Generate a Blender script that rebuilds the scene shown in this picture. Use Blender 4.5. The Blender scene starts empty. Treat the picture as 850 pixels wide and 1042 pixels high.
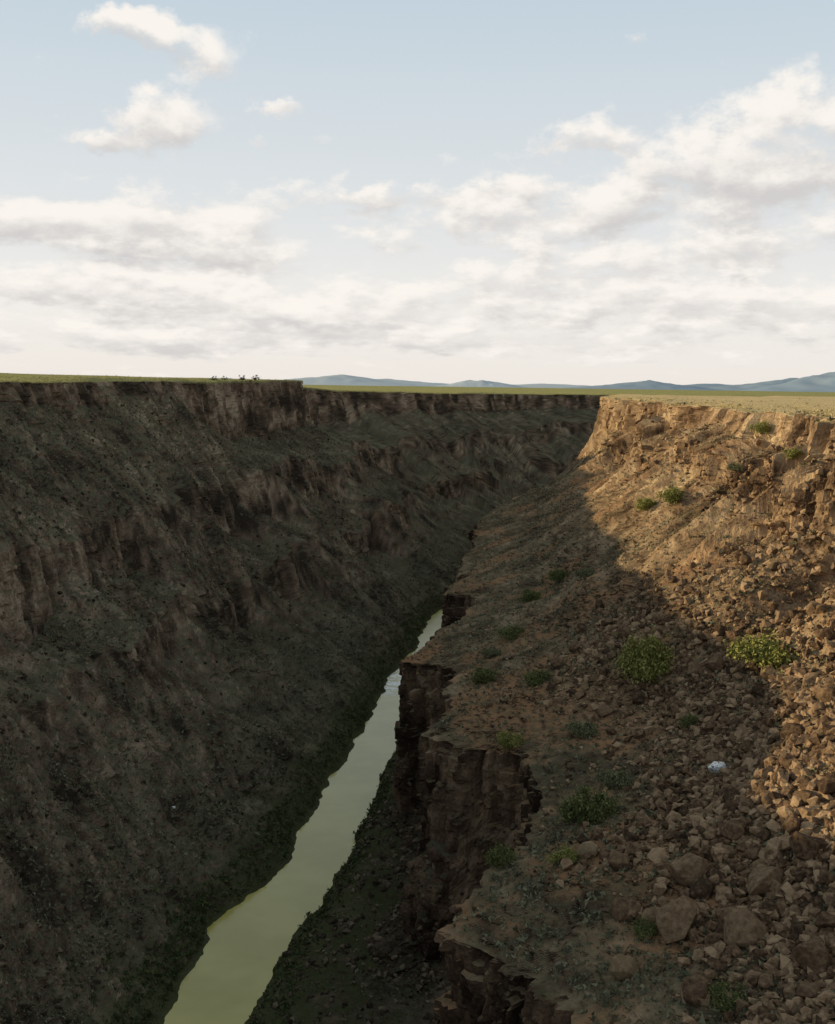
import bpy, bmesh, math, random
import numpy as np
from mathutils import Matrix, Vector
random.seed(5)
rng = np.random.default_rng(7)
S = bpy.context.scene
COL = S.collection

# ------------------------------------------------------------------ noise
PERM = np.tile(rng.permutation(256), 3)
RND = rng.random(256)*2-1
def hsh(i, j, k):
    return RND[PERM[PERM[PERM[i & 255]+(j & 255)]+(k & 255)]]
def vnoise(x, y, z):
    xf = np.floor(x); yf = np.floor(y); zf = np.floor(z)
    i = xf.astype(np.int64); j = yf.astype(np.int64); k = zf.astype(np.int64)
    u = x-xf; v = y-yf; w = z-zf
    u = u*u*(3-2*u); v = v*v*(3-2*v); w = w*w*(3-2*w)
    a = hsh(i, j, k)*(1-u)+hsh(i+1, j, k)*u
    b = hsh(i, j+1, k)*(1-u)+hsh(i+1, j+1, k)*u
    c = hsh(i, j, k+1)*(1-u)+hsh(i+1, j, k+1)*u
    d = hsh(i, j+1, k+1)*(1-u)+hsh(i+1, j+1, k+1)*u
    return (a*(1-v)+b*v)*(1-w)+(c*(1-v)+d*v)*w
def fbm(x, y, z, o=3, g=0.5):
    t = 0; a = 1.0; s = 0
    for q in range(o):
        t = t+a*vnoise(x+q*17.3, y+q*31.7, z+q*7.9); s += a
        a *= g; x = x*2.03; y = y*2.03; z = z*2.03
    return t/s
def column(c, z, hgt, seed):
    # jointed rock: vertical columns, each broken at heights of its own
    ci = np.floor(c).astype(np.int64)
    off = hsh(ci, ci*0+seed, ci*0+91)
    zi = np.floor(z/hgt+off*9.7).astype(np.int64)
    return .65*hsh(ci, ci*0+seed+1, zi)+.35*off
def f1(s, sc, seed, o=3):
    z = np.zeros_like(s)
    return fbm(s/sc, z+seed*3.7+.5, z+seed*1.3+.5, o)
def sm(a, b, x):
    t = np.clip((x-a)/(b-a), 0, 1); return t*t*(3-2*t)

# ------------------------------------------------------------------ camera
FPX = 1200.0
p = math.radians(6.13); r = math.radians(0.8)
Fw = Vector((0, math.cos(p), -math.sin(p)))
Up0 = Vector((0, math.sin(p), math.cos(p)))
Rt0 = Vector((1, 0, 0))
Rt = Rt0*math.cos(r)+Up0*math.sin(r)
Up = Up0*math.cos(r)-Rt0*math.sin(r)
cam = bpy.data.cameras.new('camera'); co = bpy.data.objects.new('camera', cam); COL.objects.link(co)
m = Matrix.Identity(4)
for i in range(3):
    m[i][0] = Rt[i]; m[i][1] = Up[i]; m[i][2] = -Fw[i]
co.matrix_world = m
cam.sensor_width = 36; cam.lens = FPX/1042*36
cam.clip_start = 1; cam.clip_end = 120000
S.camera = co
def project(P):
    d = P@np.array(Fw); u = 425+FPX*(P@np.array(Rt))/d; v = 521-FPX*(P@np.array(Up))/d
    return u, v, d

# ------------------------------------------------------------------ node helpers
class NT:
    def __init__(s, t): s.t = t; s.t.nodes.clear()
    def n(s, ty, **k):
        o = s.t.nodes.new(ty)
        for a, b in k.items(): setattr(o, a, b)
        return o
    def put(s, sock, v):
        if isinstance(v, bpy.types.NodeSocket): s.t.links.new(v, sock)
        else: sock.default_value = v
    def m(s, op, a, b=0.0, c=None, clamp=False):
        o = s.n('ShaderNodeMath', operation=op, use_clamp=clamp)
        s.put(o.inputs[0], a); s.put(o.inputs[1], b)
        if c is not None: s.put(o.inputs[2], c)
        return o.outputs[0]
    def ss(s, x, a, b, lo=0.0, hi=1.0):
        o = s.n('ShaderNodeMapRange', interpolation_type='SMOOTHSTEP')
        s.put(o.inputs['Value'], x); o.inputs['From Min'].default_value = a; o.inputs['From Max'].default_value = b
        o.inputs['To Min'].default_value = lo; o.inputs['To Max'].default_value = hi
        return o.outputs[0]
    def mix(s, f, a, b):
        o = s.n('ShaderNodeMix', data_type='RGBA')
        s.put(o.inputs[0], f); s.put(o.inputs[6], a); s.put(o.inputs[7], b)
        return o.outputs[2]
    def noise(s, vec, sc, det=4, ro=.55):
        o = s.n('ShaderNodeTexNoise'); s.put(o.inputs['Vector'], vec)
        o.inputs['Scale'].default_value = sc; o.inputs['Detail'].default_value = det; o.inputs['Roughness'].default_value = ro
        return o.outputs['Fac']
    def vscale(s, vec, v):
        o = s.n('ShaderNodeVectorMath', operation='MULTIPLY'); s.put(o.inputs[0], vec); o.inputs[1].default_value = v
        return o.outputs[0]
    def ramp(s, f, st):
        o = s.n('ShaderNodeValToRGB'); s.put(o.inputs[0], f)
        e = o.color_ramp.elements
        while len(e) < len(st): e.new(.5)
        for q, (pp, c) in zip(e, st): q.position = pp; q.color = (*c, 1)
        return o.outputs[0]
def mat(name, rough=.95, spec=.1):
    M = bpy.data.materials.new(name); M.use_nodes = True
    t = NT(M.node_tree)
    out = t.n('ShaderNodeOutputMaterial'); b = t.n('ShaderNodeBsdfPrincipled')
    t.t.links.new(b.outputs[0], out.inputs[0])
    b.inputs['Roughness'].default_value = rough
    b.inputs['Specular IOR Level'].default_value = spec
    return M, t, b
def C4(c): return (*c, 1)

# terrain: tone masks come with the mesh, fine grain is noise
M_T, t, b = mat('canyon_ground', .95, 0)
g = t.n('ShaderNodeNewGeometry'); pos = g.outputs['Position']
sep = t.n('ShaderNodeSeparateXYZ'); t.put(sep.inputs[0], g.outputs['Normal']); nz = sep.outputs[2]
a1 = t.n('ShaderNodeAttribute', attribute_name='zone'); s1 = t.n('ShaderNodeSeparateColor'); t.put(s1.inputs[0], a1.outputs['Color'])
a2 = t.n('ShaderNodeAttribute', attribute_name='tone'); s2 = t.n('ShaderNodeSeparateColor'); t.put(s2.inputs[0], a2.outputs['Color'])
plat, sage, rside = s1.outputs[0], s1.outputs[1], s1.outputs[2]; deep = a1.outputs['Alpha']
rtone, stone, redm = s2.outputs[0], s2.outputs[1], s2.outputs[2]; bank = a2.outputs['Alpha']
fine = t.noise(pos, 1.1, 3, .6); fo = t.m('SUBTRACT', fine, .5)
rk = t.m('ADD', rtone, t.m('MULTIPLY', fo, .5))
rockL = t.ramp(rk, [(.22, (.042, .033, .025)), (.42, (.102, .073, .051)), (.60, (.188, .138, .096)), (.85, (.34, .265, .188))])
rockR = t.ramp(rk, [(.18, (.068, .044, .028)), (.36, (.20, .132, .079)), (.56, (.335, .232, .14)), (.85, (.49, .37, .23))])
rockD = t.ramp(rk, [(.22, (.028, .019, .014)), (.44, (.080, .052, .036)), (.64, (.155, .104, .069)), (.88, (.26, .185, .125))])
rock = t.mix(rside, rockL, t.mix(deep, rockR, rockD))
sk = t.m('ADD', stone, t.m('MULTIPLY', fo, .6))
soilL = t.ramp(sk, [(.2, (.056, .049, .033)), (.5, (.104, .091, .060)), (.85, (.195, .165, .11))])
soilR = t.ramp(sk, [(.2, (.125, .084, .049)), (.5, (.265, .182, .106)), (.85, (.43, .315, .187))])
soilShade = t.ramp(sk, [(.2, (.078, .058, .037)), (.5, (.160, .118, .073)), (.85, (.295, .226, .143))])  # darker olive soil for the lower right slope, shade put into its colour
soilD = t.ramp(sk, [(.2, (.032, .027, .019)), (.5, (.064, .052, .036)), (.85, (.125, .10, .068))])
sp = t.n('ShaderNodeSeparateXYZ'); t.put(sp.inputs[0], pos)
soil = t.mix(rside, soilL, t.mix(deep, soilR, soilShade))
soil = t.mix(redm, soil, t.mix(rside, C4((.125, .10, .065)), C4((.30, .165, .085))))
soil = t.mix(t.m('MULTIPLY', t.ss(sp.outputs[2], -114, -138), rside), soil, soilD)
soil = t.mix(t.m('MULTIPLY', sage, t.ss(fine, .38, .56)), soil, C4((.088, .092, .056)))
soil = t.mix(bank, soil, C4((.058, .068, .028)))
rm = t.ss(t.m('ADD', nz, t.m('MULTIPLY', t.m('SUBTRACT', stone, .5), .3)), .72, .50)
col = t.mix(rm, soil, rock)
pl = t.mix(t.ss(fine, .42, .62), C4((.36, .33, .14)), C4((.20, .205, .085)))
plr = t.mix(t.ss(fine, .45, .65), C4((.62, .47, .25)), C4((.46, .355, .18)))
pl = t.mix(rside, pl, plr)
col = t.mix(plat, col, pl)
t.put(b.inputs['Base Color'], col)
bp = t.n('ShaderNodeBump'); bp.inputs['Strength'].default_value = .9; bp.inputs['Distance'].default_value = .8
t.put(bp.inputs['Height'], fine); t.put(b.inputs['Normal'], bp.outputs[0])

# water
M_W, t, b = mat('muddy_river_water', .16, .26)
g = t.n('ShaderNodeNewGeometry'); pos = g.outputs['Position']
sp = t.n('ShaderNodeSeparateXYZ'); t.put(sp.inputs[0], pos)
wn = t.noise(pos, .04, 3)
wc = t.mix(t.ss(wn, .35, .65), C4((.39, .34, .092)), C4((.455, .40, .118)))
rap = t.m('MULTIPLY', t.ss(t.m('ABSOLUTE', t.m('SUBTRACT', sp.outputs[1], 715)), 55, 15), t.ss(t.noise(pos, .22, 4, .7), .45, .56))
wc = t.mix(rap, wc, C4((.78, .79, .78)))
t.put(b.inputs['Base Color'], wc)
bp = t.n('ShaderNodeBump'); bp.inputs['Strength'].default_value = .10; bp.inputs['Distance'].default_value = .25
t.put(bp.inputs['Height'], t.noise(t.vscale(pos, (1, .5, 1)), .5, 3, .6)); t.put(b.inputs['Normal'], bp.outputs[0])

def rockmat(name, cols, island=True, var=.42, paint=False):
    M, t, b = mat(name, .95, 0)
    g = t.n('ShaderNodeNewGeometry'); oi = t.n('ShaderNodeObjectInfo')
    n = t.noise(g.outputs['Position'], 1.1, 3, .65)
    rd = g.outputs['Random Per Island'] if island else oi.outputs['Random']
    f = t.m('ADD', t.m('MULTIPLY', n, .7), t.m('MULTIPLY', rd, var))
    c = t.ramp(f, [(.34, cols[0]), (.54, cols[1]), (.76, cols[2])])
    if paint:
        pn = t.noise(g.outputs['Position'], 2.4, 3, .6)
        c = t.mix(t.ss(pn, .42, .47), c, t.mix(t.ss(t.noise(g.outputs['Position'], .9, 1), .52, .64), C4((.80, .80, .77)), C4((.58, .66, .72))))
    t.put(b.inputs['Base Color'], c)
    bp = t.n('ShaderNodeBump'); bp.inputs['Strength'].default_value = .7; bp.inputs['Distance'].default_value = .4
    t.put(bp.inputs['Height'], n); t.put(b.inputs['Normal'], bp.outputs[0])
    return M
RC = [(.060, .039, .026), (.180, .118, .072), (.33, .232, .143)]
RCB = [(.048, .032, .022), (.145, .096, .060), (.265, .185, .115)]
M_B = rockmat('basalt_boulder', RCB, False, .30); M_RUB = rockmat('basalt_rubble', RC)
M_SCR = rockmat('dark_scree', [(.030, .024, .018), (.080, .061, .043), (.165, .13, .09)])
M_BT = rockmat('tan_boulder', [(.17, .12, .07), (.26, .195, .12), (.32, .25, .16)], False)
M_PALE = rockmat('pale_stone', [(.55, .55, .52), (.65, .65, .62), (.75, .74, .7)], False)
M_MARK = rockmat('marked_boulder', RC, False, .3, True)
def leafmat(name, a, c, island=False):
    M, t, b = mat(name, .8, .1)
    g = t.n('ShaderNodeNewGeometry')
    n = g.outputs['Random Per Island'] if island else t.noise(g.outputs['Position'], .7, 2, .7)
    t.put(b.inputs['Base Color'], t.mix(t.ss(n, .3, .7), C4(a), C4(c)))
    return M
M_SAGE = leafmat('sage_foliage', (.082, .086, .052), (.185, .18, .112), True)
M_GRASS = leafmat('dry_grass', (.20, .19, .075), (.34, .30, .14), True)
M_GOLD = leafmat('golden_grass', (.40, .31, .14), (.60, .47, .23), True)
M_RIP = leafmat('riverside_foliage', (.038, .050, .020), (.085, .10, .040), True)
M_LG = leafmat('bright_green_foliage', (.14, .152, .038), (.29, .285, .09), True)
M_LD = leafmat('dark_green_foliage', (.075, .09, .034), (.17, .185, .068), True)
M_LJ = leafmat('juniper_foliage', (.025, .034, .014), (.06, .07, .03), True)
M_LS = leafmat('grey_green_foliage', (.10, .105, .055), (.20, .20, .11), True)
M_WOOD, t, b = mat('shrub_wood'); g = t.n('ShaderNodeNewGeometry')
t.put(b.inputs['Base Color'], t.mix(t.noise(g.outputs['Position'], 3., 2), C4((.07, .05, .035)), C4((.15, .11, .08))))
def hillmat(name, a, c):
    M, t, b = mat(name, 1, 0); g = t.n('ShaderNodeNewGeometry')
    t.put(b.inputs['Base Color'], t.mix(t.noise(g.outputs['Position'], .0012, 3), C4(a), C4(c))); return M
M_HILL = hillmat('haze_tinted_mountain', (.36, .43, .49), (.44, .49, .53)); M_HILL2 = hillmat('haze_blue_mountain', (.21, .29, .37), (.27, .33, .40))  # distance haze is mixed into these blue-grey base colours

# ------------------------------------------------------------------ mesh helpers
def mesh_from(name, V, F, material, smooth=False, attrs=None):
    me = bpy.data.meshes.new(name)
    n = F.shape[1]
    me.vertices.add(len(V)); me.vertices.foreach_set('co', V.astype(np.float32).ravel())
    me.loops.add(F.size); me.loops.foreach_set('vertex_index', F.astype(np.int32).ravel())
    me.polygons.add(len(F)); me.polygons.foreach_set('loop_start', np.arange(0, F.size, n, dtype=np.int32))
    me.update(calc_edges=True)
    if smooth: me.shade_smooth()
    else: me.shade_flat()
    for k, v in (attrs or {}).items():
        a = me.color_attributes.new(k, 'FLOAT_COLOR', 'POINT')
        a.data.foreach_set('color', v.astype(np.float32).ravel())
    me.materials.append(material)
    o = bpy.data.objects.new(name, me); COL.objects.link(o)
    return o
def gridF(R, Cn, flip=False):
    a = np.arange(R*Cn).reshape(R, Cn)
    q = [a[:-1, :-1], a[1:, :-1], a[1:, 1:], a[:-1, 1:]]
    if flip: q = q[::-1]
    return np.stack([x.ravel() for x in q], 1)
def tag(o, label=None, cat=None, group=None, kind=None):
    if label: o['label'] = label
    if cat: o['category'] = cat
    if group: o['group'] = group
    if kind: o['kind'] = kind
    return o

# ------------------------------------------------------------------ terrain
st = np.array([-300, 60, 220, 317, 373, 429, 517, 610, 716, 799, 922, 1100, 1200, 1350, 1700, 2050, 2400, 3000, 8000.])
LRx = [-235, -225, -215, -212, -210, -208, -205, -200, -188, -172, -150, -112, -142, -95, 30, 180, 390, 1150, 12000]
LRy = [-300, 60, 220, 317, 373, 429, 517, 610, 716, 799, 922, 1095, 1200, 1350, 1700, 2050, 2400, 2950, 7000]
LBx = [-120, -100, -80, -70, -68, -50, -40, -28, -19, -2, 14, 76, 90, 115, 205, 380, 620, 1500, 13000]
LBy = [-300, 60, 220, 317, 373, 429, 517, 610, 716, 799, 922, 1100, 1200, 1350, 1690, 1990, 2270, 2700, 6700]
RBx = [-93, -73, -54, -45, -37, -24, -16, -3, 10, 30, 46, 98, 112, 138, 230, 400, 640, 1520, 13010]
RBy = [-300, 60, 220, 317, 373, 429, 517, 610, 716, 799, 922, 1095, 1190, 1330, 1660, 1960, 2240, 2670, 6670]
RRx = [152, 150, 148, 146, 146, 147, 150, 155, 158, 162, 166, 174, 190, 225, 400, 620, 900, 1800, 13300]
RRy = [-300, 60, 220, 317, 373, 429, 517, 610, 716, 799, 922, 1080, 1190, 1330, 1560, 1820, 2060, 2480, 6480]
es = [-300, 60, 150, 186, 200, 212, 228, 246, 290, 320, 336, 352, 370, 424, 444, 466, 488, 512, 550, 574, 604, 640, 715, 760, 860, 943, 1060, 1200, 1350, 1700, 2050, 2400, 3000, 8000]
Ex = [20, 25, 26, 25, 13, 5, 10, 24, 32, 30, 11, 3, 10, 15, 2, -5, 5, 19, 30, 15, 14, 26, 29, 38, 48, 66, 118, 138, 168, 300, 500, 760, 1650, 13150]
Ey = [-300, 60, 150, 186, 200, 212, 228, 246, 290, 320, 336, 352, 370, 424, 444, 466, 488, 512, 550, 574, 604, 640, 715, 760, 860, 943, 1060, 1190, 1335, 1610, 1890, 2150, 2580, 6580]
srows = list(np.arange(-300, 100, 5.0)); s_ = 100.0
while s_ < 8000:
    srows.append(s_)
    slope = abs(np.interp(s_+3, es, Ex)-np.interp(s_-3, es, Ex))/6
    s_ += max(.42, .0031*s_)/(1+.8*slope) if s_ < 650 else (.0031*s_ if s_ < 1300 else (.006*s_ if s_ < 3000 else .05*s_))
s = np.array(srows); NR = len(s)
I = lambda xs, a: np.interp(s, xs, a)
n = lambda sc, sd, o=3: f1(s, sc, sd, o)

def sweep(ctrl, counts):
    out = []
    for i, k in enumerate(counts):
        u = np.linspace(0, 1, k, endpoint=False)[None, :]
        A, B = ctrl[i], ctrl[i+1]
        out.append(np.stack([A[q][:, None]*(1-u)+B[q][:, None]*u for q in range(3)], 2))
    out.append(np.stack([ctrl[-1][q][:, None] for q in range(3)], 2))
    return np.concatenate(out, 1)
def segval(vals, counts):
    o = []
    for i, k in enumerate(counts):
        u = np.linspace(0, 1, k, endpoint=False); o.append(vals[i]*(1-u)+vals[i+1]*u)
    o.append([vals[-1]]); return np.concatenate(o)
def segmask(vals, cnt):
    o = np.concatenate([np.full(k, v, float) for k, v in zip(cnt, vals)]+[[vals[-1]]])
    k = np.ones(5)/5
    return np.convolve(np.pad(o, 2, mode='edge'), k, 'valid')
def arclen(x, y):
    d = np.hypot(np.diff(x), np.diff(y)); return np.concatenate([[0], np.cumsum(d)])
def box(a, k):
    return np.convolve(np.pad(a, k, mode='edge'), np.ones(2*k+1)/(2*k+1), 'valid')

def roughen(P, Q, inward, cliff, slope_amp, gate, bk=1.0, bg_=3.2):
    x, y, z = P[..., 0], P[..., 1], P[..., 2]
    q = np.broadcast_to(Q[:, None], x.shape)
    ix, iy = [a[:, None] if a.ndim == 1 else a for a in inward]
    o0 = np.zeros_like(x)
    w = fbm(q/9, z/70, o0, 2)*.8
    big = fbm(x/26, y/26, z/60, 3)
    b1 = column(q/8+w, z, 27, 3); b2 = column(q/3.8+w*1.6, z, 11, 7); b3 = column(q/1.8+w*2.5, z, 4.5, 11)
    fine = fbm(x/1.8, y/1.8, z/2.6, 2, .6)
    dc = bg_*big+bk*(2.5*b1+2.1*b2+1.2*b3)+.8*fine
    md = fbm(x/7, y/7, z/7+3, 3)
    ds = (2.0*big+.9*fine+1.0*md)*slope_amp
    d = (dc*cliff+ds*(1-cliff))*gate
    P[..., 0] += ix*d; P[..., 1] += iy*d
    P[..., 2] += (.6*fine+1.0*md)*(1-cliff)*gate*slope_amp
    return P
def attrs_for(G, Q, npl, side, edge, bankw):
    x, y, z = G[..., 0], G[..., 1], G[..., 2]; o0 = np.zeros_like(x)
    q = np.broadcast_to(Q[:, None], x.shape)
    nA = fbm(x/60, y/60, z/40, 3); nB = fbm(x/4.5, y/4.5, z/4.5, 3, .6); nC = fbm(x/1.9+40, y/1.9, z/1.9, 2, .6)
    nV = fbm((q+.6*x)/2.8, z/22, o0+1, 4, .6); nP = fbm(x/19, y/19, z/15, 3)
    zone = np.zeros((*x.shape, 4)); tone = np.zeros((*x.shape, 4))
    zone[:, :npl, 0] = 1
    for k in range(edge): zone[:, npl+k, 0] = 1-k/edge
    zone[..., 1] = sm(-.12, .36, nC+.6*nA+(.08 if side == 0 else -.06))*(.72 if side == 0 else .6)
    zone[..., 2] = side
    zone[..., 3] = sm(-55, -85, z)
    tone[..., 0] = np.clip(.46+.40*nV+.28*nB+.48*nP, 0, 1)
    tone[..., 1] = np.clip(.46+.48*nB+.46*nP, 0, 1)
    tone[..., 2] = sm(.08, .36, fbm(x/24+9, y/24, z/24, 3))*(.5 if side == 0 else .7)
    if side == 1: tone[..., 2] = np.maximum(tone[..., 2], .9*np.exp(-((x-50)/22)**2-((y-300)/48)**2)*sm(-.25, .15, nP+.5*nB))
    tone[..., 3] = sm(-180+bankw, -180+bankw*.3, z+7*nB)*.7
    return {'zone': zone.reshape(-1, 4), 'tone': tone.reshape(-1, 4)}
def plateau(rx, ry, rz, dx, dy, bump):
    d = [0.0]; q = .8
    while d[-1] < 45000: d.append(d[-1]+q); q *= 1.22
    d = np.array(d)[::-1]
    X = rx[:, None]+dx[:, None]*d[None, :]; Y = ry[:, None]+dy[:, None]*d[None, :]
    Z = rz[:, None]+bump[:, None]*sm(10, 450, d)[None, :]*(1-sm(1500, 9000, d))[None, :]
    Z = Z+(.8*fbm(X/14, Y/14, X*0, 3)+2.0*fbm(X/90, Y/90, X*0+5, 2))*sm(0, 10, d)[None, :]
    Z = Z-(3*sm(3000, 20000, d))[None, :]
    return np.stack([X, Y, Z], 2)[:, :-1]

# left side ---------------------------------------------------------
rx, ry, bx, by = I(st, LRx), I(st, LRy), I(st, LBx), I(st, LBy)
rx = rx+n(60, 1, 4)*8*(1-sm(1500, 2500, s))+n(130, 31, 2)*14*sm(1150, 1400, s)
bx = bx+n(35, 2)*3.5+n(11, 72)*2.5*(1-sm(800, 1200, s))
rz = np.interp(s, [-300, 270, 335, 400, 470, 560, 799, 1000, 1110, 1200, 1350, 1700, 2400, 8000], [-13, -12, -3, 0, -1, -1, 0, 2, 3, 0, -7, -11, -14, -16.])+n(40, 3)*1.5  # unseen near stretch of rim has heights shaped to set the shadow edge opposite
L = [(0*s, rz)]
h1 = np.clip(10+14*n(60, 4)+34*sm(760, 930, s)*(1-.5*sm(1200, 1500, s))+10*n(18, 34), 3, 56)
f1a = .022+.018*n(30, 5)+.0004*h1
L.append((f1a, rz-h1))
z2 = np.minimum(-64+20*n(120, 6)+8*n(32, 66), rz-h1-6); fa = np.maximum(.31+.10*n(70, 7), f1a+.05); L.append((fa, z2))
h2 = np.clip(21+26*n(62, 8)+22*n(17, 38), 3, 50); fb = fa+.02+.0009*h2; L.append((fb, z2-h2))
z4 = np.minimum(-112+22*n(80, 10)+10*n(26, 60), z2-h2-6); fc = np.maximum(.53+.10*n(55, 11), fb+.06); L.append((fc, z4))
h4 = np.clip(17+30*n(50, 12)+20*n(16, 39), 1.5, 44); z5 = np.maximum(z4-h4, -168); fd = fc+.015+.0009*h4; L.append((fd, z5))
z6 = np.maximum(np.minimum(-160+8*n(40, 14), z5-2), -173); fe = np.maximum(.84+.05*n(40, 13), fd+.04); L.append((fe, z6))
L.append((1+0*s, -179.2+0*s)); L.append((1.09+0*s, -187+0*s))
ctrl = [(rx+(bx-rx)*f, ry+(by-ry)*f, z) for f, z in L]
cntL = [64, 100, 76, 70, 62, 72, 50, 8]
P = sweep(ctrl, cntL)
ff = segval([0, .04, .31, .37, .53, .58, .8, 1, 1.05], cntL)
cl = segmask([1, .05, .9, .06, 1, .05, 0, 0], cntL)
QL = arclen(rx, ry)
ln = np.hypot(bx-rx, by-ry); inw = ((bx-rx)/ln, (by-ry)/ln)
env = (np.sin(np.pi*np.clip(ff, 0, 1))**.8)[None, :]
gx = ((8*n(105, 21)+3*n(31, 22))[:, None])*env
P[..., 0] += inw[0][:, None]*gx; P[..., 1] += inw[1][:, None]*gx
gate = (1-.75*sm(.9, 1.0, ff))[None, :]*np.ones((NR, 1))
pn = fbm(P[..., 0]/17, P[..., 1]/17, P[..., 2]/8, 3)
cliffm = np.clip(cl[None, :]+.9*sm(.16, .28, pn)*(ff < .9)[None, :], 0, 1)
P = roughen(P, QL, inw, cliffm, 1.0, gate, .95, 1.8)
PL = P
dx = np.interp(s, [0, 1200, 1350, 1700, 2400, 3000, 8000], [-1, -1, -.95, -.8, -.6, -.4, 0]); dy = np.interp(s, [0, 1200, 1350, 1700, 2400, 3000, 8000], [0, 0, .3, .6, .8, .9, 1.])
bump = np.interp(s, [0, 270, 400, 560, 1050, 1300], [12, 12, 7, 7, 5, 0])
PTL = plateau(P[:, 0, 0], P[:, 0, 1], P[:, 0, 2], dx, dy, bump)
G = np.concatenate([PTL, P], 1); npl = PTL.shape[1]
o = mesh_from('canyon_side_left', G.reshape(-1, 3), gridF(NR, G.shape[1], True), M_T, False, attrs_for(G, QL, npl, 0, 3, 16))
tag(o, kind='structure')

# right side ----------------------------------------------------------
rx, ry, bx, by = I(st, RRx), I(st, RRy), I(st, RBx), I(st, RBy)
ex, ey = I(es, Ex), I(es, Ey)
rx = rx+n(45, 41, 4)*15+n(14, 61)*9
bx = bx+n(30, 42)*3+n(10, 73)*2.5*(1-sm(800, 1200, s))
ex = ex+n(22, 43)*2.5+n(9, 63, 2)*1.4
rz = -9.5+n(60, 44)*2.5+n(12, 64)*2.2
far = sm(650, 850, s)
ez = -103+10*far+6*n(60, 45)-7*np.exp(-((s-466)/32)**2)-2*np.exp(-((s-580)/30)**2)+3.0*n(14, 65)
def la(f, z): return (rx+(ex-rx)*f, ry+(ey-ry)*f, z)
def lb(f, z): return (ex+(bx-ex)*f, ey+(by-ey)*f, z)
crag = np.interp(s, [300, 390, 475, 540, 640, 720, 1100], [.9, 1.3, 1.2, .55, .55, 1.1, 1.1])
c1 = np.clip((14+18*n(36, 46)+14*n(12, 67)+13*far)*crag, 2, 42); c2 = np.clip((15+28*n(30, 47)+14*n(11, 68)-2*far)*crag, 0.5, 36)
fA = np.maximum(.010+.0006*c1+.020*n(22, 49)+.03*(1-np.minimum(crag, 1)), .006); fB = np.maximum(.15+.08*n(30, 50)-.02*far, fA+.03)
ctrl = [la(0*s, rz), la(.004+.004*n(20, 48), rz-.4), la(fA+.008, rz-.4-c1), la(fB, rz-7-c1), la(fB+.010+.0005*c2, rz-7-c1-c2),
        la(.45+0*s, -68+4*n(50, 51)), la(.68+0*s, -88+6*far+4*n(50, 52)), la(1+0*s, ez)]
k1 = np.clip(62+10*n(35, 53)+10*n(12, 69), 40, 73)
za = np.maximum(ez-k1, -172); rem = -179.2-za
k1 = ez-za
fm = np.clip(.025+.02*n(13, 54), .008, .06); fl = fm+np.clip(.02+.05*n(19, 58), .003, .06); kk = np.clip(.5+.45*n(17, 59), .2, .8)
ctrl += [lb(fm, ez-k1*kk), lb(fl, ez-k1*kk-2.5), lb(fl+.05, za), lb(.34+.08*n(30, 55), za+rem*(.45+.15*n(14, 56))), lb(.39+.08*n(30, 55), za+rem*(.62+.2*n(18, 57))), lb(1+0*s, -179.2+0*s), lb(1.12+0*s, -187+0*s)]
cnt = [5, 56, 26, 46, 72, 104, 104, 70, 12, 72, 34, 30, 62, 8]
P = sweep(ctrl, cnt)
cl = segmask([.9, 1, .2, 1, .05, .03, .05, 1, .5, 1, .25, .7, .1, 0], cnt)
nc = P.shape[1]; ci = np.arange(nc)
cumR = np.concatenate([[0], np.cumsum(cnt)])
eidx = cumR[7]; cbase = cumR[10]; bidx = cumR[13]
ln = np.hypot(bx-rx, by-ry); inw = ((bx-rx)/ln, (by-ry)/ln)
# outward normal of the brink in plan, for the inner cliff
exs, eys = box(ex, 9), box(ey, 9)
tx, ty = np.gradient(exs), np.gradient(eys); tl = np.hypot(tx, ty)+1e-9
nx_, ny_ = box(-ty/tl, 4), box(tx/tl, 4)
wB = np.where(ci < eidx, sm(eidx-14, eidx, ci), 1-sm(cbase+10, cumR[12], ci))[None, :]
ix = inw[0][:, None]*(1-wB)+nx_[:, None]*wB; iy = inw[1][:, None]*(1-wB)+ny_[:, None]*wB
QR = s*.85+arclen(rx, ry)*.15
QE = arclen(exs, eys)
gate = (1-.75*sm(bidx-25, bidx, ci))[None, :]*np.ones((NR, 1))
nn = fbm(P[..., 0]/20, P[..., 1]/20, P[..., 2]/11, 3)
cliffm = cl[None, :]*np.where(ci < cumR[4], np.clip(crag, 0, 1)[:, None], 1.0)
cliffm = np.clip(cliffm+sm(.10, .22, nn)*(((ci < cumR[4]+10)[None, :] & (crag > .7)[:, None])|((ci > cbase) & (ci < bidx-15))[None, :]), 0, 1)
A_ = roughen(P[:, :eidx-2].copy(), QR, (ix[:, :eidx-2], iy[:, :eidx-2]), cliffm[:, :eidx-2], .9, gate[:, :eidx-2], 1.5, 2.4)
B_ = roughen(P[:, eidx-2:].copy(), QE, (ix[:, eidx-2:], iy[:, eidx-2:]), cliffm[:, eidx-2:], 1.2, gate[:, eidx-2:], 1.1)
P = np.concatenate([A_, B_], 1)
PR = P
PTR = plateau(P[:, 0, 0], P[:, 0, 1], P[:, 0, 2], np.ones(NR), np.zeros(NR), 0*s)
G = np.concatenate([PTR, P], 1); npl = PTR.shape[1]
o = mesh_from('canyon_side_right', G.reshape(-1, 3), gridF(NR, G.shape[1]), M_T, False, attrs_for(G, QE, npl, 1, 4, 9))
tag(o, kind='structure')

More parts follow.
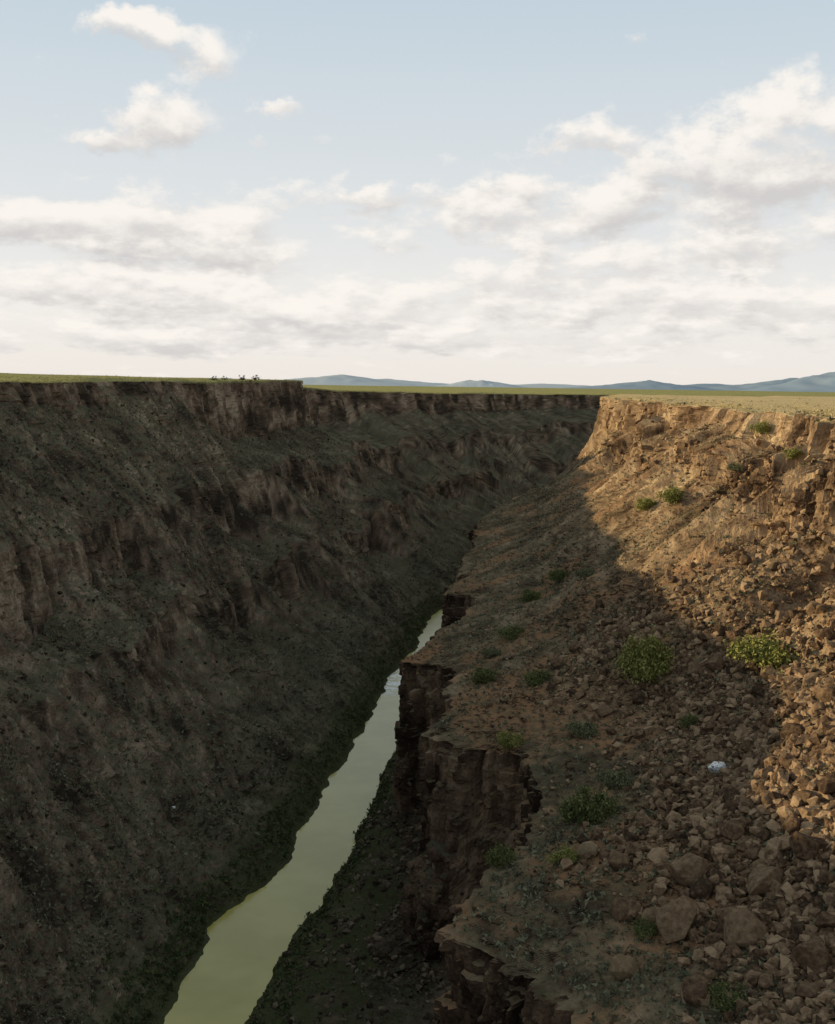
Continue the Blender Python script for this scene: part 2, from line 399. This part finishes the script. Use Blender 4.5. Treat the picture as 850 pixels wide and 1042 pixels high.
# river -----------------------------------------------------------------
k = np.linspace(0, 1, 9)[None, :]
lx, ly = I(st, LBx)-9, I(st, LBy); rx2, ry2 = I(st, RBx)+9, I(st, RBy)
W = np.stack([lx[:, None]*(1-k)+rx2[:, None]*k, ly[:, None]*(1-k)+ry2[:, None]*k, np.full((NR, 9), -180.)], 2)
tag(mesh_from('river', W.reshape(-1, 3), gridF(NR, 9, True), M_W, True), kind='structure')

# mountains ----------------------------------------------------------------
def hill(u, D, halfpx, hpx, seed, lean=0.0, M=None):
    cx = (u-425)/FPX*D; w = halfpx/FPX*D; h = hpx/FPX*D
    xs = np.linspace(-1, 1, 90); ys = np.linspace(-1, 1, 26)
    X, Y = np.meshgrid(xs, ys)
    rr = np.sqrt((X-lean*(1-np.abs(X)))**2+Y**2)
    Z = np.clip(1-rr, 0, 1)**1.15*(1+.35*fbm(X*3+seed, Y*3, X*0+seed, 4))+.10*fbm(X*9, Y*9+seed, X*0, 3)*np.clip(1-rr, 0, 1)**.5
    V = np.stack([cx+X*w, D+Y*w*.8, Z*h*1.12-22], 2)
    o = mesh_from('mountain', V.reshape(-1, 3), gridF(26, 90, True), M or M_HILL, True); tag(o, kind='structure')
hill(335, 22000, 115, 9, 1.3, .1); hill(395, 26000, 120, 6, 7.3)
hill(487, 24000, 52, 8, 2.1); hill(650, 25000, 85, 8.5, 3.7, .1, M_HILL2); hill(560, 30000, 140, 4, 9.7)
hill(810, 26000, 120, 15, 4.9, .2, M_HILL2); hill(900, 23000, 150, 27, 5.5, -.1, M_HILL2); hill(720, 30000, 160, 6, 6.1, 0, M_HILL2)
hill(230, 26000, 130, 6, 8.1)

# ------------------------------------------------------------------ stuff: sagebrush, grass, riverside brush, rubble
def tufts(name, pts, rad, ntri, material, flat=.7):
    N = len(pts)
    d = rng.normal(size=(N, ntri, 3)); d /= np.linalg.norm(d, axis=2, keepdims=True)
    d[..., 2] = np.abs(d[..., 2])*flat+.05
    c = pts[:, None, :]+d*(rad[:, None, None]*(.45+.5*rng.random((N, ntri, 1))))
    tv = rng.normal(size=(N, ntri, 3, 3))*.30*rad[:, None, None, None]
    V = (c[:, :, None, :]+tv).reshape(-1, 3)
    return mesh_from(name, V, np.arange(len(V)).reshape(-1, 3), material)
ROWD = np.gradient(s)
def pickgrid(P, cols, N, ymin, ymax, power=0.0):
    ok = np.where((s > ymin) & (s < ymax))[0]
    w = ROWD[ok]/s[ok]*s[ok]**power; w /= w.sum()
    i = rng.choice(ok, N, p=w); j = rng.choice(cols, N)
    return P[i, j], i, j
def platpts(PT, N, ymin, ymax, dmax):
    ok = np.where((s > ymin) & (s < ymax))[0]; w = ROWD[ok]/s[ok]; i = rng.choice(ok, N, p=w/w.sum())
    C = PT.shape[1]; dd = np.hypot(PT[0, :, 0]-PT[0, -1, 0], PT[0, :, 1]-PT[0, -1, 1])
    j0 = np.searchsorted(-dd, -dmax); j = rng.integers(j0, C-1, N); tt = rng.random((N, 1))
    return PT[i, j]*(1-tt)+PT[i, j+1]*tt
cum = np.concatenate([[0], np.cumsum(cntL)])
slopeL = np.concatenate([np.arange(cum[1]+4, cum[2]-3), np.arange(cum[3]+3, cum[4]-2), np.arange(cum[5]+3, cum[6]+20)])
p1, _, _ = pickgrid(PL, slopeL, 58000, 200, 1300)
slopeR = np.concatenate([np.arange(cumR[0], cumR[1]+3), np.arange(cumR[2]+2, cumR[3]-2), np.arange(cumR[4]-2, cumR[7]-6)])
p2, _, _ = pickgrid(PR, slopeR, 36000, 110, 1150)
p3, _, _ = pickgrid(PR, np.arange(cbase, cumR[13]), 3000, 110, 900)
p4 = platpts(PTR, 2600, 200, 1200, 500)
pts = np.concatenate([p1, p2, p3, p4])
den = fbm(pts[:, 0]/35, pts[:, 1]/35, pts[:, 2]/35, 3)
keep = rng.random(len(pts)) < .55+.9*den
pts = pts[keep]
rad = (.5+1.0*rng.random(len(pts))**2)
tag(tufts('sagebrush', pts, rad, 8, M_SAGE), 'grey green sagebrush dotted over the canyon slopes', 'sagebrush', kind='stuff')
g1 = platpts(PTL, 15000, 150, 1400, 900); g2 = platpts(PTL, 6000, 1300, 3000, 700); g3 = platpts(PTR, 26000, 120, 1400, 900)
gp = np.concatenate([g1, g2])
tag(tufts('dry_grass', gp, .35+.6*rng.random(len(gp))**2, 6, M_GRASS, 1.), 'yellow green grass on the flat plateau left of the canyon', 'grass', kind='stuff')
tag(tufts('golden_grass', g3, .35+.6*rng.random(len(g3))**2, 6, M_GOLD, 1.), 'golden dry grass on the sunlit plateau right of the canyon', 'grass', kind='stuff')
bcL = np.arange(cum[7]-20, cum[7]); bcR = np.arange(cumR[13]-16, cumR[13])
q1, _, _ = pickgrid(PL, bcL, 3600, 200, 1100); q2, _, _ = pickgrid(PR, bcR, 2000, 200, 1000); q3, _, _ = pickgrid(PL, np.arange(cum[6], cum[7]), 1200, 200, 900)
pts = np.concatenate([q1, q2, q3])
tag(tufts('riverside_brush', pts, .5+1.2*rng.random(len(pts))**2, 12, M_RIP, 1.), 'dark green brush lining both banks of the river', 'brush', kind='stuff')

def hull(seed, npts, bev=0.0, flat=(.6, .95), k=.85):
    rd = random.Random(seed); bm = bmesh.new()
    sx, sy, sz = rd.uniform(.8, 1.3), rd.uniform(.65, 1.1), rd.uniform(*flat)
    for q in range(npts):
        v = Vector((rd.gauss(0, 1), rd.gauss(0, 1), rd.gauss(0, 1))).normalized()
        mx = max(abs(v.x), abs(v.y), abs(v.z)); v = v/(mx**k)*rd.uniform(.75, 1.0)*.52
        bm.verts.new((v.x*sx, v.y*sy, v.z*sz))
    rs = bmesh.ops.convex_hull(bm, input=bm.verts)
    bad = [e for e in rs['geom_interior']+rs['geom_unused'] if isinstance(e, bmesh.types.BMVert)]
    if bad: bmesh.ops.delete(bm, geom=list(set(bad)), context='VERTS')
    if bev: bmesh.ops.bevel(bm, geom=list(bm.edges), offset=bev, segments=1, affect='EDGES', clamp_overlap=True)
    bmesh.ops.triangulate(bm, faces=bm.faces); bmesh.ops.recalc_face_normals(bm, faces=bm.faces)
    return bm
def rubble(name, P0, size, material):
    vs = []
    for q in range(12):
        bm = hull(100+q, 12, 0, (.6, .95), .78); bm.verts.index_update()
        vs.append((np.array([v.co[:] for v in bm.verts]), np.array([[v.index for v in f.verts] for f in bm.faces]))); bm.free()
    VV, FF, off = [], [], 0
    which = rng.integers(0, 12, len(P0))
    for q in range(12):
        idx = np.where(which == q)[0]; v, f = vs[q]; N = len(idx)
        a = rng.random(N)*6.283; ti = rng.normal(size=N)*.5
        ca, sn = np.cos(a), np.sin(a)
        X = v[None, :, 0]; Y = v[None, :, 1]; Z = v[None, :, 2]
        Y2 = Y*np.cos(ti)[:, None]-Z*np.sin(ti)[:, None]; Z2 = Y*np.sin(ti)[:, None]+Z*np.cos(ti)[:, None]
        R = np.stack([X*ca[:, None]-Y2*sn[:, None], X*sn[:, None]+Y2*ca[:, None], Z2], 2)*size[idx][:, None, None]
        R = R+P0[idx][:, None, :]+np.array([0, 0, 1])*(size[idx]*.20)[:, None, None]
        VV.append(R.reshape(-1, 3)); FF.append((f[None]+off+(np.arange(N)*len(v))[:, None, None]).reshape(-1, 3)); off += N*len(v)
    return mesh_from(name, np.concatenate(VV), np.concatenate(FF), material)
# ------------------------------------------------------------------ placing on visible ground
VR = PR.reshape(-1, 3); uR, vR, dR = project(VR); okR = VR[:, 1] > 60
VL = PL.reshape(-1, 3); uL, vL, dL = project(VL); okL = VL[:, 1] > 60
def ground_at(U, Vv, tol=4):
    best = None
    for (V_, u_, v_, d_, ok) in ((VR, uR, vR, dR, okR), (VL, uL, vL, dL, okL)):
        mk = ok & (np.abs(u_-U) < tol) & (np.abs(v_-Vv) < tol)
        if mk.any():
            i = np.where(mk)[0]; dm = d_[i].min(); i = i[d_[i] < dm*1.03]
            e = i[np.argmin((u_[i]-U)**2+(v_[i]-Vv)**2)]
            if best is None or d_[e] < best[1]: best = (V_[e].copy(), d_[e])
    return best if best else ground_at(U, Vv, tol*2)
WP, WD = ground_at(730, 786)

tal = np.concatenate([np.arange(cumR[2], cumR[3]), np.arange(cumR[4]-6, cumR[7]-4)])
def rockden(P, sc):
    e = np.interp(P[:, 1], es, Ex)
    a = (P[:, 0]-e)/(150-e)            # 0 at the brink, 1 at the rim
    return (.38+.8*fbm(P[:, 0]/sc, P[:, 1]/(sc*1.6), P[:, 2]*0+9, 3)+.75*sm(.14, .44, a)*(1-.7*sm(300, 560, P[:, 1]))-.35*(1-sm(.05, .24, a)))*(1-.45*sm(.5, .75, a)*sm(250, 350, P[:, 1])), a
r1, _, _ = pickgrid(PR, tal, 62000, 105, 950)
dn, a_ = rockden(r1, 28); r1 = r1[rng.random(len(r1)) < dn]
sz = (.45+1.9*rng.random(len(r1))**3.6)
sz *= .75+.5*sm(30, 80, r1[:, 0])*(1-sm(280, 480, r1[:, 1]))-.2*sm(300, 480, r1[:, 1])
r2, _, _ = pickgrid(PR, np.arange(cumR[4]-10, cumR[7]-20), 32000, 105, 400, -1.3)
dn, a_ = rockden(r2, 24); r2 = r2[rng.random(len(r2)) < dn*sm(.05, .3, a_)*.95]
sz2 = .5+3.1*rng.random(len(r2))**3.0
rc, ri_, _ = pickgrid(PR, np.arange(cumR[2]-8, cumR[4]+20), 3600, 200, 1000)
rc = rc[rng.random(len(rc)) < np.clip(crag[ri_], .2, 1)]
szc = .9+3.0*rng.random(len(rc))**2.8
RP = np.concatenate([r1, r2, rc]); RS = np.concatenate([sz, sz2, szc])
kp = np.hypot(RP[:, 0]-WP[0], RP[:, 1]-WP[1]) > 3.4
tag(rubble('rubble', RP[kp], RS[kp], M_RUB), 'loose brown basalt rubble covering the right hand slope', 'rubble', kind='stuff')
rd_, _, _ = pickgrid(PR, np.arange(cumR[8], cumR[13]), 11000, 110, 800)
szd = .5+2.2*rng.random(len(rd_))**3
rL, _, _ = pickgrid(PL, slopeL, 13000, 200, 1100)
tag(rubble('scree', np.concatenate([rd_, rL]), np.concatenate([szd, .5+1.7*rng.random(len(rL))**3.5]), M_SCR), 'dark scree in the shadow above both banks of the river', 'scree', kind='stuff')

# boulders
bmeshes = []
for q in range(14):
    bm = hull(500+q, 20, .05, (.8, 1.05), .68); me = bpy.data.meshes.new('boulder'); bm.to_mesh(me); bm.free(); me.shade_flat()
    me.materials.append(M_B); bmeshes.append(me)
tanmesh = bmeshes[3].copy(); tanmesh.materials.clear(); tanmesh.materials.append(M_BT)
markmesh = bmeshes[7].copy(); markmesh.materials.clear(); markmesh.materials.append(M_MARK)
def boulder(pos, size, label, group=None, me=None):
    o = bpy.data.objects.new('boulder', me or random.choice(bmeshes)); COL.objects.link(o)
    o.location = (pos[0], pos[1], pos[2]+size*.28)
    o.rotation_euler = (random.gauss(0, .4), random.gauss(0, .4), random.uniform(0, 6.28)); o.scale = (size, size, size)
    return tag(o, label, 'boulder', group)
named = [(635, 995, 34, 'pale tan squarish boulder alone near the bottom of the slope', tanmesh),
 (690, 950, 46, 'large dark brown boulder left of the pair of big blocks at lower right', None),
 (760, 957, 46, 'large brown blocky boulder second from the right edge at the lower right', None),
 (825, 987, 50, 'large reddish boulder nearest the lower right corner', None),
 (816, 873, 44, 'broad brown boulder beside the right edge above the corner blocks', None),
 (846, 811, 36, 'sunlit orange brown boulder touching the right edge of the slope', None),
 (702, 895, 40, 'brown boulder above the large dark boulder', None),
 (630, 884, 32, 'dark rounded boulder right of the bright green shrub', None),
 (598, 872, 26, 'tan boulder close beside the bright green shrub', tanmesh),
 (728, 684, 26, 'pale brown boulder standing at the shadow edge', None),
 (808, 850, 34, 'brown boulder just above the broad boulder near the right edge', None),
 (780, 910, 40, 'brown boulder between the broad boulder and the corner blocks', None),
 (710, 1015, 38, 'brown boulder low down beside the dark shrub at the bottom', None)]
taken = [(WP, 7.0)]
bo = boulder(WP, 1.0, 'blocky boulder daubed with white and pale blue marks among the brown rubble', None, markmesh)
bo.scale = (4.6, 3.2, 3.0); bo.location = (WP[0], WP[1], WP[2]+1.1); bo.rotation_euler = (.15, -.1, .2)
for (U, Vv, w, lb_, me) in named:
    P0, d = ground_at(U, Vv); boulder(P0, w/FPX*d*.95, lb_, None, me); taken.append((P0, w/FPX*d))
cand, ci_, cj_ = pickgrid(PR, np.arange(cumR[4]+4, cumR[7]-14), 14000, 108, 430, -1.2)
u, v, d = project(cand); dn, a_ = rockden(cand, 24)
mk = (u > 430) & (u < 850) & (v < 1036) & (rng.random(len(cand)) < (dn-.1)*(.15+.85*sm(.1, .35, a_)))
cand, v, u = cand[mk], v[mk], u[mk]
LIT = lambda P: P[2]+3 > -70
cnt_b = 0
for q in range(len(cand)):
    if cnt_b >= 285: break
    size = 2.2+3.3*random.random()**2.3
    if any((P0-cand[q])@(P0-cand[q]) < (.42*(size+z_))**2 for P0, z_ in taken): continue
    taken.append((cand[q], size)); cnt_b += 1
    if LIT(cand[q]): boulder(cand[q], size, 'brown basalt boulder in the sunlit rubble on the upper right slope', 'boulders on the sunlit slope')
    else: boulder(cand[q], size, 'dark brown basalt boulder in the shaded rubble on the lower right slope', 'boulders on the shaded slope')

# shrubs
def shrub_meshes(seed, material, nclump, nleaf, flat):
    rg = np.random.default_rng(seed)
    cc = rg.normal(size=(nclump, 3)); cc /= np.linalg.norm(cc, axis=1, keepdims=True)
    cc *= (.15+.85*rg.random((nclump, 1))**.7)*.44
    cc[:, 2] = np.abs(cc[:, 2])*flat*1.7+.10
    cr = .07+.085*rg.random(nclump)
    wh = rg.integers(0, nclump, nleaf)
    d = rg.normal(size=(nleaf, 3)); d /= np.linalg.norm(d, axis=1, keepdims=True)
    c = cc[wh]+d*(cr[wh]*(.3+rg.exponential(.5, nleaf)))[:, None]; c[:, 2] = np.maximum(c[:, 2], .01)
    a = rg.normal(size=(nleaf, 3)); a[:, 2] = np.abs(a[:, 2])+.4; a /= np.linalg.norm(a, axis=1, keepdims=True)
    bb = np.cross(a, rg.normal(size=(nleaf, 3))); bb /= np.linalg.norm(bb, axis=1, keepdims=True)
    l = .016+.016*rg.random((nleaf, 1))
    V = np.stack([c-a*l, c+bb*l*.5, c+a*l, c-bb*l*.5], 1).reshape(-1, 3)
    fo = mesh_from('foliage', V, np.arange(len(V)).reshape(-1, 4), material); fm = fo.data; bpy.data.objects.remove(fo)
    bm = bmesh.new()
    for q in range(9):
        tip = Vector(cc[q % nclump]); base = Vector((rg.normal()*.02, rg.normal()*.02, -.06)); mid = (base+tip)*.5+Vector((rg.normal()*.03, rg.normal()*.03, .03))
        prev = None
        for pnt, rr_ in ((base, .018), (mid, .012), (tip, .004)):
            ring = [bm.verts.new(pnt+Vector((math.cos(x)*rr_, math.sin(x)*rr_, 0))) for x in (0, 1.26, 2.51, 3.77, 5.03)]
            if prev:
                for x in range(5): bm.faces.new((prev[x], prev[(x+1) % 5], ring[(x+1) % 5], ring[x]))
            prev = ring
    sm_ = bpy.data.meshes.new('stem'); bm.to_mesh(sm_); bm.free(); sm_.materials.append(M_WOOD)
    return fm, sm_
SH = {'g': shrub_meshes(1, M_LG, 38, 7500, .6), 'd': shrub_meshes(2, M_LD, 32, 6500, .5), 's': shrub_meshes(3, M_LS, 26, 4400, .42), 'w': shrub_meshes(4, M_LG, 40, 7000, .18), 'e': shrub_meshes(5, M_LD, 26, 5200, .4), 'f': shrub_meshes(6, M_LG, 24, 4800, .45), 'j': shrub_meshes(11, M_LJ, 16, 1600, .8)}
def plant(kind, pos, w, label, name='shrub', cat='shrub', hs=1.0, parts=('foliage', 'stem'), group=None):
    e = bpy.data.objects.new(name, None); COL.objects.link(e); e.location = pos; e.rotation_euler = (0, 0, random.uniform(0, 6.28)); e.scale = (w, w, w*hs)
    e.empty_display_size = .1
    for nm, me in zip(parts, SH[kind]):
        c = bpy.data.objects.new(nm, me); COL.objects.link(c); c.parent = e
    return tag(e, label, cat, group)
shr = [(657, 690, 58, 'g', 1.15, 'largest rounded green bush standing alone at the shadow edge'),
 (780, 672, 78, 'w', .8, 'wide sunlit green bush spread on the rubble towards the right edge'),
 (658, 519, 25, 'f', 1.0, 'left one of two round bushes high on the sunlit slope'),
 (682, 509, 28, 'f', 1.1, 'right and upper one of two round bushes high on the sunlit slope'),
 (600, 836, 60, 'd', 1.0, 'large dark green shrub in shade left of the boulder field'),
 (576, 878, 34, 'f', .9, 'bright green shrub just below the large dark shrub'),
 (510, 880, 30, 'd', 1.2, 'dark shrub at the foot of the brown cliff face'),
 (518, 760, 30, 'f', 1.0, 'round green shrub on the brink of the inner cliff'),
 (593, 748, 38, 's', .8, 'low grey green shrub on the bench right of the cliff brink shrub'),
 (706, 740, 26, 'e', .9, 'small green shrub above the white marked boulder'),
 (548, 697, 30, 'e', 1.0, 'right one of two dark shrubs on the bench left of the largest bush'),
 (494, 694, 30, 'd', .9, 'left one of two dark shrubs on the bench close to the brink'),
 (522, 650, 30, 'e', .9, 'dark shrub on the shaded bench above the pair of dark shrubs'),
 (500, 668, 20, 's', .9, 'small shrub between the pair of dark shrubs and the one above'),
 (540, 610, 24, 'd', .9, 'dark shrub on the far bench, lowest of a row of three'),
 (570, 590, 26, 'e', .9, 'dark shrub on the far bench, middle of a row of three'),
 (592, 584, 22, 's', .9, 'shrub on the far bench, topmost of a row of three'),
 (655, 952, 30, 'e', 1.1, 'dark upright shrub above the pale tan boulder'),
 (740, 1022, 46, 'd', .8, 'dark shrub at the bottom edge below the large blocks'),
 (625, 800, 40, 's', .9, 'grey twiggy shrub behind the large dark green shrub'),
 (775, 440, 26, 'f', .9, 'green bush on the rim of the sunlit right plateau'),
 (806, 466, 22, 'f', .9, 'small green bush among the sunlit rim outcrops'),
 (745, 478, 18, 's', .9, 'small bush below the sunlit rim, left of the outcrops'),
 (618, 468, 20, 'd', .9, 'dark bush in shadow under the far end of the sunlit rim')]
for (U, Vv, w, k_, hs, lb_) in shr:
    P0, d = ground_at(U, Vv); plant(k_, P0, w/FPX*d*1.1, lb_, hs=hs)

# junipers on the left rim
for q, (sv, back, hgt, lb_) in enumerate([(925, 6, 8, 'leftmost of the small dark trees on the left rim'), (945, 9, 7, 'second small dark tree from the left on the left rim'), (975, 5, 8.5, 'third small dark tree from the left on the left rim'), (1015, 8, 9, 'rightmost of the small dark trees on the left rim'), ]):
    i = np.argmin(np.abs(s-sv)); P0 = PL[i, 0].copy(); P0[0] -= back; P0[2] += -.1
    plant('j', P0, hgt, lb_, 'juniper_tree', 'tree', .85, ('crown', 'trunk'), 'small trees on the left rim')

# white speck of rock on the left slope
P0, d = ground_at(177, 824)
wr = bpy.data.objects.new('pale_rock', bmeshes[5].copy()); wr.data.materials.clear(); wr.data.materials.append(M_PALE); COL.objects.link(wr)
wr.location = P0+np.array([0, 0, .5]); wr.scale = (1.9, 1.9, 1.6); tag(wr, 'small white rock alone on the dark slope left of the river', 'rock')

# ------------------------------------------------------------------ light
ELEV = math.radians(13.0); AZ = math.radians(-80)
sd = Vector((math.sin(AZ)*math.cos(ELEV), math.cos(AZ)*math.cos(ELEV), math.sin(ELEV)))
sun = bpy.data.lights.new('sun', 'SUN'); sun.energy = 5.0; sun.angle = math.radians(.6); sun.color = (1, .78, .45)
so = bpy.data.objects.new('sun', sun); COL.objects.link(so); so.rotation_euler = (-sd).to_track_quat('-Z', 'Y').to_euler()

w = bpy.data.worlds.new('World'); S.world = w; w.use_nodes = True
try: w.cycles.sampling_method = 'NONE'
except Exception as ex_: print('mis', ex_)
t = NT(w.node_tree)
out = t.n('ShaderNodeOutputWorld'); bg = t.n('ShaderNodeBackground'); t.t.links.new(bg.outputs[0], out.inputs[0])
sky = t.n('ShaderNodeTexSky', sky_type='NISHITA', sun_disc=False); sky.sun_elevation = ELEV; sky.sun_rotation = AZ % (2*math.pi)
tc = t.n('ShaderNodeTexCoord'); sx = t.n('ShaderNodeSeparateXYZ'); t.put(sx.inputs[0], tc.outputs['Generated'])
az = t.m('ARCTAN2', sx.outputs[0], sx.outputs[1]); el = t.m('ARCSINE', sx.outputs[2])
# cloud masses: (u, v, half width, half height, weight), turned into azimuth and elevation of the sky
blobs = [(125, 20, 28, 10, 2.1), (165, 36, 36, 15, 2.4), (198, 60, 36, 20, 2.4), (165, 118, 52, 24, 2.1), (110, 146, 28, 9, 1.6), (595, 137, 44, 18, 2.1), (645, 42, 26, 12, 1.9), (320, 143, 18, 11, 1.6), (262, 145, 11, 15, 1.4), (295, 105, 18, 6, 1.5),
 (838, 118, 84, 38, 2.1), (775, 178, 120, 38, 1.9), (690, 168, 44, 18, 1.6), (30, 222, 100, 18, 1.9), (190, 228, 80, 28, 1.6), (210, 262, 60, 15, 1.4), (85, 292, 120, 20, 1.7), (400, 203, 66, 15, 1.8),
 (520, 188, 34, 12, 1.5), (520, 222, 85, 22, 1.5), (330, 320, 150, 22, 1.4), (590, 285, 140, 24, 1.4), (640, 215, 46, 16, 1.4), (730, 255, 110, 18, 1.2), (790, 318, 160, 20, 1.4), (120, 345, 180, 13, 1.1), (520, 350, 200, 10, 1.0)]
def cnoise(a, e, det):
    cmb = t.n('ShaderNodeCombineXYZ'); t.put(cmb.inputs[0], t.m('MULTIPLY', a, 13.0))
    t.put(cmb.inputs[1], t.m('MULTIPLY', t.m('LOGARITHM', t.m('ADD', t.m('MAXIMUM', e, 0.0), .11), 2.71828), 6.2)); cmb.inputs[2].default_value = 8.7
    return t.noise(cmb.outputs[0], 1.4, det, .60)
n1 = cnoise(az, el, 9); n2 = cnoise(t.m('SUBTRACT', az, .009), t.m('ADD', el, .012), 4)
wx = t.m('MULTIPLY', t.m('SUBTRACT', n1, .5), .055); wy = t.m('MULTIPLY', t.m('SUBTRACT', n2, .5), .045)
azw = t.m('ADD', az, wx); elw = t.m('ADD', el, wy)
acc = None; bot = None
for (U, V_, su, sv, amp) in blobs:
    ray = (Fw+Rt*((U-425)/FPX)+Up*((521-V_)/FPX)).normalized()
    qa = t.m('MULTIPLY', t.m('SUBTRACT', azw, math.atan2(ray.x, ray.y)), FPX/su)
    qe = t.m('MULTIPLY', t.m('SUBTRACT', elw, math.asin(ray.z)), FPX/sv)
    gss = t.m('MULTIPLY', t.m('EXPONENT', t.m('MULTIPLY', t.m('ADD', t.m('MULTIPLY', qa, qa), t.m('MULTIPLY', qe, qe)), -.7)), amp)
    bt = t.m('MULTIPLY', gss, qe)
    acc = gss if acc is None else t.m('ADD', acc, gss); bot = bt if bot is None else t.m('ADD', bot, bt)
acc = t.m('MINIMUM', acc, 2.0)
cov = t.ss(el, .28, .05, -.17, .12)
d1 = t.m('ADD', t.m('ADD', t.m('MULTIPLY', t.m('SUBTRACT', n1, .5), 2.0), t.m('MULTIPLY', acc, .34)), t.m('SUBTRACT', cov, .22))
mask = t.ss(d1, -.06, .42)
lit = t.ss(t.m('ADD', t.m('SUBTRACT', n1, n2), t.m('MULTIPLY', bot, .15)), -.27, .17)
ccol = t.mix(lit, C4((.64, .62, .61)), C4((.97, .92, .86)))
sn = t.n('ShaderNodeVectorMath', operation='SCALE'); t.put(sn.inputs[0], sky.outputs[0]); sn.inputs['Scale'].default_value = .12
grad = t.ramp(el, [(0.0, (.90, .845, .79)), (.06, (.91, .88, .85)), (.14, (.78, .80, .81)), (.30, (.575, .675, .75)), (.9, (.38, .43, .46))])
base = t.mix(.93, sn.outputs[0], grad)
fin = t.mix(t.m('MULTIPLY', mask, t.ss(el, 0.0, .03, .6, .95)), base, ccol)
t.put(bg.inputs[0], fin); bg.inputs[1].default_value = 1.0

S.view_settings.view_transform = 'Standard'; S.view_settings.look = 'None'; S.view_settings.exposure = 0
print('boulders', cnt_b)
